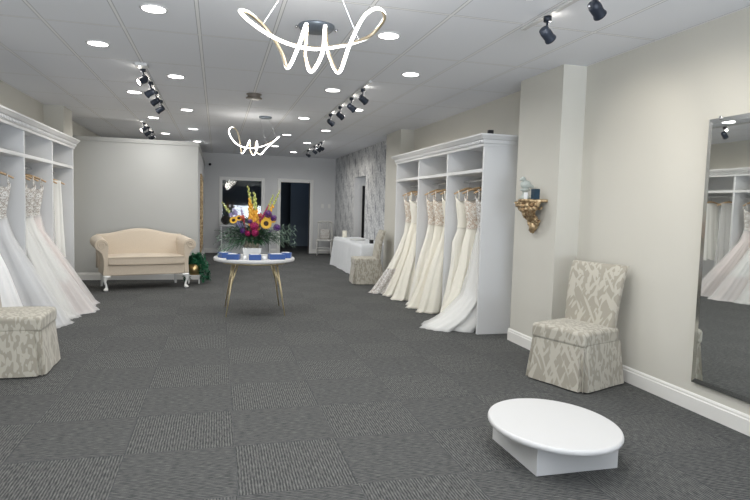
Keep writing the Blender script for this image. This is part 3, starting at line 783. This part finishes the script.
for k in range(34):
    a = rnd.uniform(0, 2 * pi); rr_ = rnd.uniform(.06, .23); zt = rnd.uniform(.36, .54); drop = rnd.choice((0, 0, .15, .25))
    if sin(a) > .3: drop = 0
    if k < 8: a = rnd.uniform(-1.0, .1); drop = rnd.uniform(.25, .42); rr_ = rnd.uniform(.16, .24)
    pts = smoothpts([(0, 0, .31), (cos(a) * rr_ * .5, sin(a) * rr_ * .5, zt), (cos(a) * rr_, sin(a) * rr_, zt - .07 - drop * .4), (cos(a) * rr_ * 1.1, sin(a) * rr_ * 1.1, max(.07, zt - .12 - drop))], 4)
    tube(bm, pts, .003, 5)
    for p in pts[2:]:
        for _ in range(3): leaf(bm, p, (rnd.uniform(-1, 1), rnd.uniform(-1, 1), rnd.uniform(-.3, .6)), rnd.uniform(.04, .07), .042, .4)
obj('foliage', bm, M['leafd'], t)

t = thing('round_table', 'round white-topped table with splayed champagne gold legs in the middle of the carpet', 'table', (.48, 7.75, 0))
TZ = .72
bm = B(); lathe(bm, [(.50, TZ - .045), (.515, TZ - .04), (.52, TZ - .03), (.52, TZ - .008), (.515, TZ), (.001, TZ)], 72); o = obj('tabletop', bm, M['platform'], t, True)
for p in o.data.polygons: p.use_smooth = len(p.vertices) == 4
M['top_edge'] = M['platform']
bm = B(); lathe(bm, [(.40, TZ - .075), (.41, TZ - .07), (.41, TZ - .045), (.0, TZ - .045)][:3], 48); obj('apron_ring', bm, M['gilt_leg'], t, True)
for sx in (-1, 1):
    for sy in (-1, 1):
        bm = B()
        a = Vector((sx * .265, sy * .25, TZ - .06)); b_ = Vector((sx * .365, sy * .37, 0)); mid = a.lerp(b_, .45)
        tube(bm, [a, mid, b_], [.013, .013, .007], 10)
        tube(bm, [a + Vector((sx * -.05, 0, 0)), mid + Vector((sx * .002, 0, 0))], [.010, .011], 10)
        obj('leg', bm, M['gilt_leg'], t, True)

FX, FY = .44, 7.75
t = thing('flower_arrangement', 'tall mixed flower arrangement with sunflowers in a white square pot, on the round table', 'flowers', (FX, FY, TZ))
bm = B(); sq = lambda r, z: [(a * r, b_ * r * .8, z) for a, b_ in ((-1, -1), (1, -1), (1, 1), (-1, 1))]
loft(bm, [sq(.098, 0), sq(.125, .125), sq(.115, .125), sq(.105, .10)]); obj('pot', bm, M['ceramic'], t, bevel=.004)
bm = B(); rnd = random.Random(3)
for k in range(60): ball(bm, (rnd.uniform(-.085, .085), rnd.uniform(-.07, .07), .13 + rnd.uniform(0, .07)), rnd.uniform(.018, .032), u=6, v=4)
obj('moss', bm, M['moss'], t, True)
bm = B()
for k in range(120):
    a = rnd.uniform(0, 2 * pi); el = rnd.uniform(.0, 1.1); L = rnd.uniform(.16, .34) * (1.25 if abs(cos(a)) > .7 and el < .5 else 1)
    d = Vector((cos(a) * cos(el) * 1.15, sin(a) * cos(el) * .8, sin(el))); b0 = Vector((0, 0, .17)); b1 = b0 + d * L
    tube(bm, [b0, b0 + d * L * .5 + Vector((0, 0, .03)), b1], [.003, .0025, .001], 5)
    for j in range(5): 
        p = b0.lerp(b1, .35 + .14 * j); leaf(bm, p, d + Vector((rnd.uniform(-.7, .7), rnd.uniform(-.7, .7), rnd.uniform(-.5, .4))), rnd.uniform(.07, .12), rnd.uniform(.024, .045), .4)
obj('foliage', bm, M['leafg'], t)
bm = B()
for sx, z0_, n_ in ((1, .36, 6), (1, .25, 3), (-1, .20, 6), (-1, .34, 2)):
    for k in range(n_):
        d = Vector((sx * rnd.uniform(.7, 1), rnd.uniform(-.4, .3), rnd.uniform(-.1, .35))).normalized(); L = rnd.uniform(.36, .58 if sx > 0 else .44)
        b0 = Vector((0, 0, z0_ - .08)); pts = [b0 + d * L * f + Vector((0, 0, -.12 * f * f)) for f in [i / 7 for i in range(8)]]
        tube(bm, pts, .002, 5)
        for p in pts[2:]:
            for q_ in (-1, 1): leaf(bm, p, d * .7 + Vector((0, q_ * .4, q_ * .7)), rnd.uniform(.05, .085), .017, .3)
obj('fern_spray', bm, M['leafp'], t)
def spike(x0, z0_, x1, z1, y, ma, mb, sd, w=.026):
    rnd = random.Random(sd); bm = B(); a = Vector((x0, y * .4, z0_)); b_ = Vector((x1, y, z1)); n_ = 26
    tube(bm, [Vector((0, 0, .17)), a, b_], [.005, .005, .002], 6)
    for k in range(n_):
        f = k / n_; p = a.lerp(b_, .05 + .95 * f); r = w * 1.15 * (1.05 - .62 * f)
        q_ = k * 2.4
        nf = len(bm.faces); ball(bm, p + Vector((cos(q_) * r * .6, sin(q_) * r * .6, 0)), r * .8, (1, 1, 1.4), 7, 5)
        bm.faces.ensure_lookup_table()
        for fc in bm.faces[nf:]: fc.material_index = 1 if f > .55 else 0
    obj('gladiolus_spike', bm, [M[ma], M[mb]], t, True)
spike(0.04, .33, -.06, .88, -.05, 'amber', 'lime', 1); spike(.06, .28, .02, .80, -.1, 'amber', 'lime', 2, .032); spike(.0, .30, -.04, .72, -.12, 'amber', 'amber', 12, .03)
spike(.15, .36, .36, .84, .0, 'amber', 'lime', 3, .022); spike(.12, .36, .28, .78, .05, 'lime', 'lime', 4, .02); spike(.10, .40, .21, .64, -.05, 'magenta', 'magenta', 5, .014)
spike(-.16, .34, -.38, .66, -.05, 'lilac', 'lime', 6, .022); spike(-.12, .35, -.24, .58, -.1, 'lilac', 'lilac', 7, .024); spike(-.10, .36, -.14, .60, .0, 'magenta', 'lilac', 8, .014)
def daisy(c, r, sd, face=(0, -1, .15), petal='yellow', nm='sunflower'):
    bm = B(); f = Vector(face).normalized(); q_ = f.to_track_quat('Z', 'Y').to_matrix(); c = Vector(c)
    for ring_ in (0, 1):
        for k in range(16):
            a = 2 * pi * (k + ring_ * .5) / 16; d = q_ @ Vector((cos(a), sin(a), .12 + .15 * ring_)); s_ = q_ @ Vector((-sin(a), cos(a), 0))
            v = [c + d * r * .3, c + d * r * .7 + s_ * r * .16, c + d * r * 1.0, c + d * r * .7 - s_ * r * .16]
            bm.faces.new([bm.verts.new(p) for p in v])
    h = obj(nm, bm, M[petal], t)
    bm = B(); lathe(bm, [(.42 * r, -.01), (.42 * r, .01), (.3 * r, .018), (.001, .014)], 18)
    for v in bm.verts: v.co = c + q_ @ v.co
    obj('seed_disc', bm, M['seed'], h, True)
    bm = B(); tube(bm, [c, (c.x * .3, c.y * .3, .2)], .004, 6); obj('stem', bm, M['leafg'], h)
daisy((.165, -.22, .40), .075, 1); daisy((-.235, -.14, .43), .052, 2, (-.3, -1, .5)); daisy((-.17, -.12, .455), .05, 3, (-.1, -.8, .8)); daisy((.255, -.05, .45), .06, 4, (.6, -.8, .3))
def bloom(c, r, m_, nm, sd):
    rnd = random.Random(sd); bm = B(); c = Vector(c)
    for k in range(46):
        a = k * 2.399; z = 1 - 2 * (k + .5) / 46; q_ = math.sqrt(1 - z * z); d = Vector((cos(a) * q_, sin(a) * q_, z))
        up = d.orthogonal().normalized(); s_ = d.cross(up); p = c + d * r * .55
        v = [p - s_ * r * .22, p + d * r * .3 + up * r * .22, p + s_ * r * .22, p + d * r * .45 - up * r * .15]
        bm.faces.new([bm.verts.new(x) for x in v])
    ball(bm, c, r * .42, u=10, v=7)
    tube(bm, [c, (c.x * .3, c.y * .3, .2)], .003, 6)
    obj(nm, bm, M[m_], t, True)
bloom((.02, -.20, .36), .062, 'magenta', 'dahlia', 1); bloom((.03, -.22, .28), .05, 'magenta', 'dahlia', 2); bloom((-.06, -.18, .27), .04, 'magenta', 'dahlia', 3)
bloom((.20, -.10, .52), .055, 'purple', 'purple_bloom', 4); bloom((.27, -.12, .47), .045, 'purple', 'purple_bloom', 5); bloom((.31, -.15, .35), .05, 'purple', 'purple_bloom', 6)
bloom((-.13, -.12, .46), .04, 'coral', 'coral_bloom', 7); bloom((-.12, -.16, .30), .04, 'purple', 'purple_bloom', 8); bloom((-.03, -.15, .42), .035, 'purple', 'purple_bloom', 9)
bloom((.10, -.10, .50), .03, 'coral', 'coral_bloom', 10); bloom((-.22, -.05, .52), .03, 'lilac', 'lilac_bloom', 11)

for c_ in list(t.children):
    if c_.name.split('.')[0] not in ('pot', 'moss'): c_.location.z += .05
def blue_box(x, y, w, d, h, rz, label):
    t = thing('brochure_box', label, 'box', (x, y, TZ), radians(rz), 'blue boxes on the round table')
    obj('blue_case', bx(-w / 2, w / 2, -d / 2, d / 2, 0, h), M['blue'], t, bevel=.008)
    obj('paper_sheet', bx(-w * .38, w * .3, -d * .35, d * .32, h + .0005, h + .006), M['paper'], t)
blue_box(.20, 7.41, .155, .13, .068, -12, 'blue box with a white sheet on top, left front of the round table')
blue_box(.10, 7.66, .14, .14, .068, 25, 'blue box with a white sheet on top, far left edge of the round table')
blue_box(.46, 7.34, .15, .10, .068, 0, 'blue box with a white sheet on top, directly in front of the flower pot')
blue_box(.735, 7.45, .20, .14, .068, 8, 'blue box with a white sheet on top, right front of the round table')
blue_box(.88, 7.66, .14, .12, .068, -15, 'blue box with a white sheet on top, far right edge of the round table')
for k, x in enumerate((.335, .575)):
    bm = B(); lathe(bm, [(.022, 0), (.026, .008), (.026, .045), (.022, .045), (.022, .01), (.001, .01)], 20)
    o = obj('votive_cup', bm, M['ceramic'], None, True, loc=(x, 7.40, TZ)); tag(o, 'small pale votive cup on the round table, %s of the flower pot' % ('left', 'right')[k], 'cup', 'votive cups')

# ------------------------------------------------------------------ draped table and what stands on it
tx0, tx1, ty0, ty1, tz = 2.72, 3.34, 11.0, 13.75, .68
t = thing('banquet_table', 'long narrow table hidden under the pale floor-length cloth by the wallpapered wall', 'table', ((tx0 + tx1) / 2, (ty0 + ty1) / 2, 0))
hw, hl = (tx1 - tx0) / 2 - .01, (ty1 - ty0) / 2 - .01
obj('tabletop', bx(-hw, hw, -hl, hl, tz - .04, tz - .012), M['platform'], t)
for a in (-1, 1):
    for b_ in (-1, 1): bm = B(); tube(bm, [(a * (hw - .06), b_ * (hl - .1), tz - .04), (a * (hw - .06), b_ * (hl - .1), 0)], .015, 8); obj('leg', bm, M['chrome'], t, True)
bm = B(); rnd = random.Random(9); per = []
N1, N2 = 60, 18
x0, x1, y0, y1 = tx0, tx1 - .0, ty0, ty1
for i in range(N1): per.append((x0, y1 - (y1 - y0) * i / N1, -1, 0))
for i in range(N2): per.append((x0 + (x1 - x0) * i / N2, y0, 0, -1))
for i in range(N1): per.append((x1, y0 + (y1 - y0) * i / N1, .0, 0))
for i in range(N2): per.append((x1 - (x1 - x0) * i / N2, y1, 0, 1))
rings = []
for k in range(10):
    f = k / 9; r = []
    for i, (x, y, nx, ny) in enumerate(per):
        cor = max(0, 1 - min(abs(y - y0), abs(y - y1), 9) / .25) if nx else max(0, 1 - min(abs(x - x0), 9) / .25)
        w = (sin(i * .9) * .4 + sin(i * .37 + 1) * .6) * .02 * f + .05 * f + .03 * cor * f
        w *= 1 if (nx or ny) else 0
        r.append((x + nx * w, y + ny * w, tz - .002 - (tz - .012) * f if k else tz))
    rings.append(r)
loft(bm, rings, True, False)
o = obj('tablecloth', bm, M['cloth'], None, True); tag(o, 'pale grey-white floor-length cloth draped over the long table by the wallpaper', 'tablecloth')
o.data.polygons[len(o.data.polygons) - 1].use_smooth = False
t = thing('pillar_candle', 'ivory pillar candle on the far end of the draped table', 'candle', (2.93, 13.5, tz))
bm = B(); lathe(bm, [(.055, 0), (.057, .01), (.057, .155), (.05, .16), (.001, .15)], 24); obj('wax', bm, M['wax'], t, True)
bm = B(); tube(bm, [(0, 0, .15), (.003, 0, .172)], .002, 5); obj('wick', bm, M['black_plastic'], t)
t = thing('card_reader', 'small black box-shaped device on the near end of the draped table', 'device', (3.02, 11.35, tz))
obj('body', bx(-.035, .035, -.04, .04, 0, .075), M['black_plastic'], t, bevel=.008); obj('screen', bx(-.025, .025, -.0415, -.04, .02, .06), M['lamp_black'], t)
t = thing('serving_tray', 'shallow white tray lying on the draped table', 'tray', (2.98, 12.4, tz))
bm = B(); lathe(bm, [(.14, 0), (.18, .02), (.175, .022), (.135, .005), (.001, .005)], 36, sy=1.3); obj('dish', bm, M['ceramic'], t, True)
# ------------------------------------------------------------------ distressed white chair at the back
t = thing('accent_chair', 'distressed white wooden side chair against the back wall beside the wallpaper', 'chair', (2.98, 16.45, 0), radians(-14))
AW = M['antique_white']
obj('seat', bx(-.24, .24, -.22, .22, .41, .45), AW, t, bevel=.01)
for sx in (-1, 1):
    bm = B(); lathe(bm, [(.014, 0), (.022, .1), (.018, .14), (.026, .2), (.02, .3), (.026, .41)], 12, sx * .2, -.18); obj('leg', bm, AW, t, True)
    bm = B(); tube(bm, [(sx * .2, .2, 0), (sx * .2, .185, .42), (sx * .19, .25, .95)], [.018, .02, .016], 8); obj('leg', bm, AW, t, True)
bm = B()
for z in (.13, .22): tube(bm, [(-.2, -.18, z), (.2, -.18, z)], .012, 8)
for sx in (-1, 1): tube(bm, [(sx * .2, -.18, .17), (sx * .2, .195, .17)], .012, 8)
obj('stretcher', bm, AW, t, True)
bm = B(); tube(bm, smoothpts([(-.22, .245, .92), (-.1, .25, .96), (0, .25, .95), (.1, .25, .96), (.22, .245, .92)], 4), .026, 10)
for x in (-.14, -.07, 0, .07, .14): tube(bm, [(x, .195, .45), (x, .25, .94)], .010, 8)
obj('backrest', bm, AW, t, True)
bm = B(); pl = [(-.17, 0), (.17, 0), (.18, .3), (-.18, .3)]
bx_ = bx(-.14, .14, .08, .15, .455, .74); o = obj('lace_pillow', bx_, M['lace_white'], None, True, loc=(2.98, 16.45, 0), bevel=.03, segs=4); o.rotation_euler.z = radians(-14)
tag(o, 'small white lace pillow propped on the distressed white chair', 'pillow')

# ------------------------------------------------------------------ console at the back wall
t = thing('console_table', 'white open console with a shelf, under the dark inner window', 'console', (.78, 16.72, 0))
CW = M['cab']
obj('top', bx(-.68, .68, -.2, .2, .77, .81), CW, t, bevel=.004)
for sx in (-1, 1): obj('side_panel', bx(sx * .66 - .02, sx * .66 + .02, -.19, .19, 0, .77), CW, t, bevel=.003)
obj('shelf', bx(-.64, .64, -.19, .19, .42, .45), CW, t, bevel=.003)
obj('back_panel', bx(-.64, .64, .17, .19, 0, .77), CW, t)
for k, x in enumerate((.22, .42)):
    t = thing('storage_box', 'small black box with a white label on the console shelf, %s of the two' % ('left', 'right')[k], 'box', (x, 16.66, .45), 0, 'black boxes on the console')
    obj('case', bx(-.075, .075, -.1, .1, 0, .15), M['black_plastic'], t, bevel=.006); obj('label_card', bx(-.03, .03, -.1015, -.1, .05, .09), M['paper'], t)
t = thing('twig_ball', 'dark round ball of twigs at the left end of the white console', 'ornament', (.23, 16.66, .81))
bm = B(); rnd = random.Random(11)
for k in range(22):
    r = .125 + rnd.uniform(-.012, .0); Rm = Matrix.Rotation(rnd.uniform(0, pi), 3, 'Z') @ Matrix.Rotation(rnd.uniform(0, pi), 3, 'X')
    tube(bm, [Rm @ Vector((r * cos(u), 0, r * sin(u))) + Vector((0, 0, .13)) for u in [i * 2 * pi / 20 for i in range(20)]], .005, 5, True)
M['twig'] = mat('dark twig', (.045, .04, .038), .8); obj('twigs', bm, M['twig'], t, True)
t = thing('greenery_vase', 'squat vase of dusty green leaves on the white console, left of the flowers', 'vase', (.42, 16.66, .81))
bm = B(); lathe(bm, [(.05, 0), (.08, .04), (.075, .09), (.05, .11), (.045, .10)], 20); obj('vase', bm, M['stone'], t, True)
bm = B()
for k in range(60):
    a = rnd.uniform(0, 6.28); e = rnd.uniform(0, 1.2); leaf(bm, (cos(a) * .04, sin(a) * .04, .12), (cos(a) * cos(e), sin(a) * cos(e), sin(e)), rnd.uniform(.1, .2), .03, .3)
obj('leaves', bm, M['leafp'], t)

# ------------------------------------------------------------------ added uplight, world, camera
w = bpy.data.worlds.new('World'); S.world = w; w.use_nodes = True
w.node_tree.nodes['Background'].inputs[0].default_value = (.62, .74, 1, 1); w.node_tree.nodes['Background'].inputs[1].default_value = .10
# daylight-tinted lamp added outside the shop window, tilted up to brighten the ceiling
light('window_uplight', 'AREA', ((XL + XR) / 2, Y0 - .45, .9), 215, None, (.84, .91, 1), (radians(90 + 36), 0, 0), shape='RECTANGLE', size=4.8, size_y=.9, spread=radians(100))
light('back_room_light', 'POINT', (3.2, 18.6, 2.3), 3, None, (.6, .75, 1), shadow_soft_size=.1)  # unseen bluish point light inside the back room, no fixture
cam = bpy.data.cameras.new('Camera'); co = bpy.data.objects.new('Camera', cam); C.objects.link(co)
R = [[0.9648440049257735, -0.2613386106059147, 0.02789581985467086], [-0.007530737928076844, 0.07860577186916684, 0.9968773347885443], [0.262715310069765, 0.9620411962257244, -0.07387423515356775]]
m3 = Matrix((R[0], R[1], [-v for v in R[2]])).transposed()
co.matrix_world = Matrix.Translation((0, 0, 1.42)) @ m3.to_4x4()
cam.sensor_width = 36; cam.lens = 581.07 * 36 / 750; cam.clip_start = .05; cam.clip_end = 100
S.camera = co
S.view_settings.view_transform = 'Standard'; S.view_settings.look = 'None'; S.view_settings.gamma = 1; S.view_settings.exposure = 0
S.view_settings.use_curve_mapping = False
S.cycles.use_denoising = True
S.cycles.max_bounces = 8; S.cycles.diffuse_bounces = 5; S.cycles.transparent_max_bounces = 12
S.cycles.sample_clamp_indirect = 4
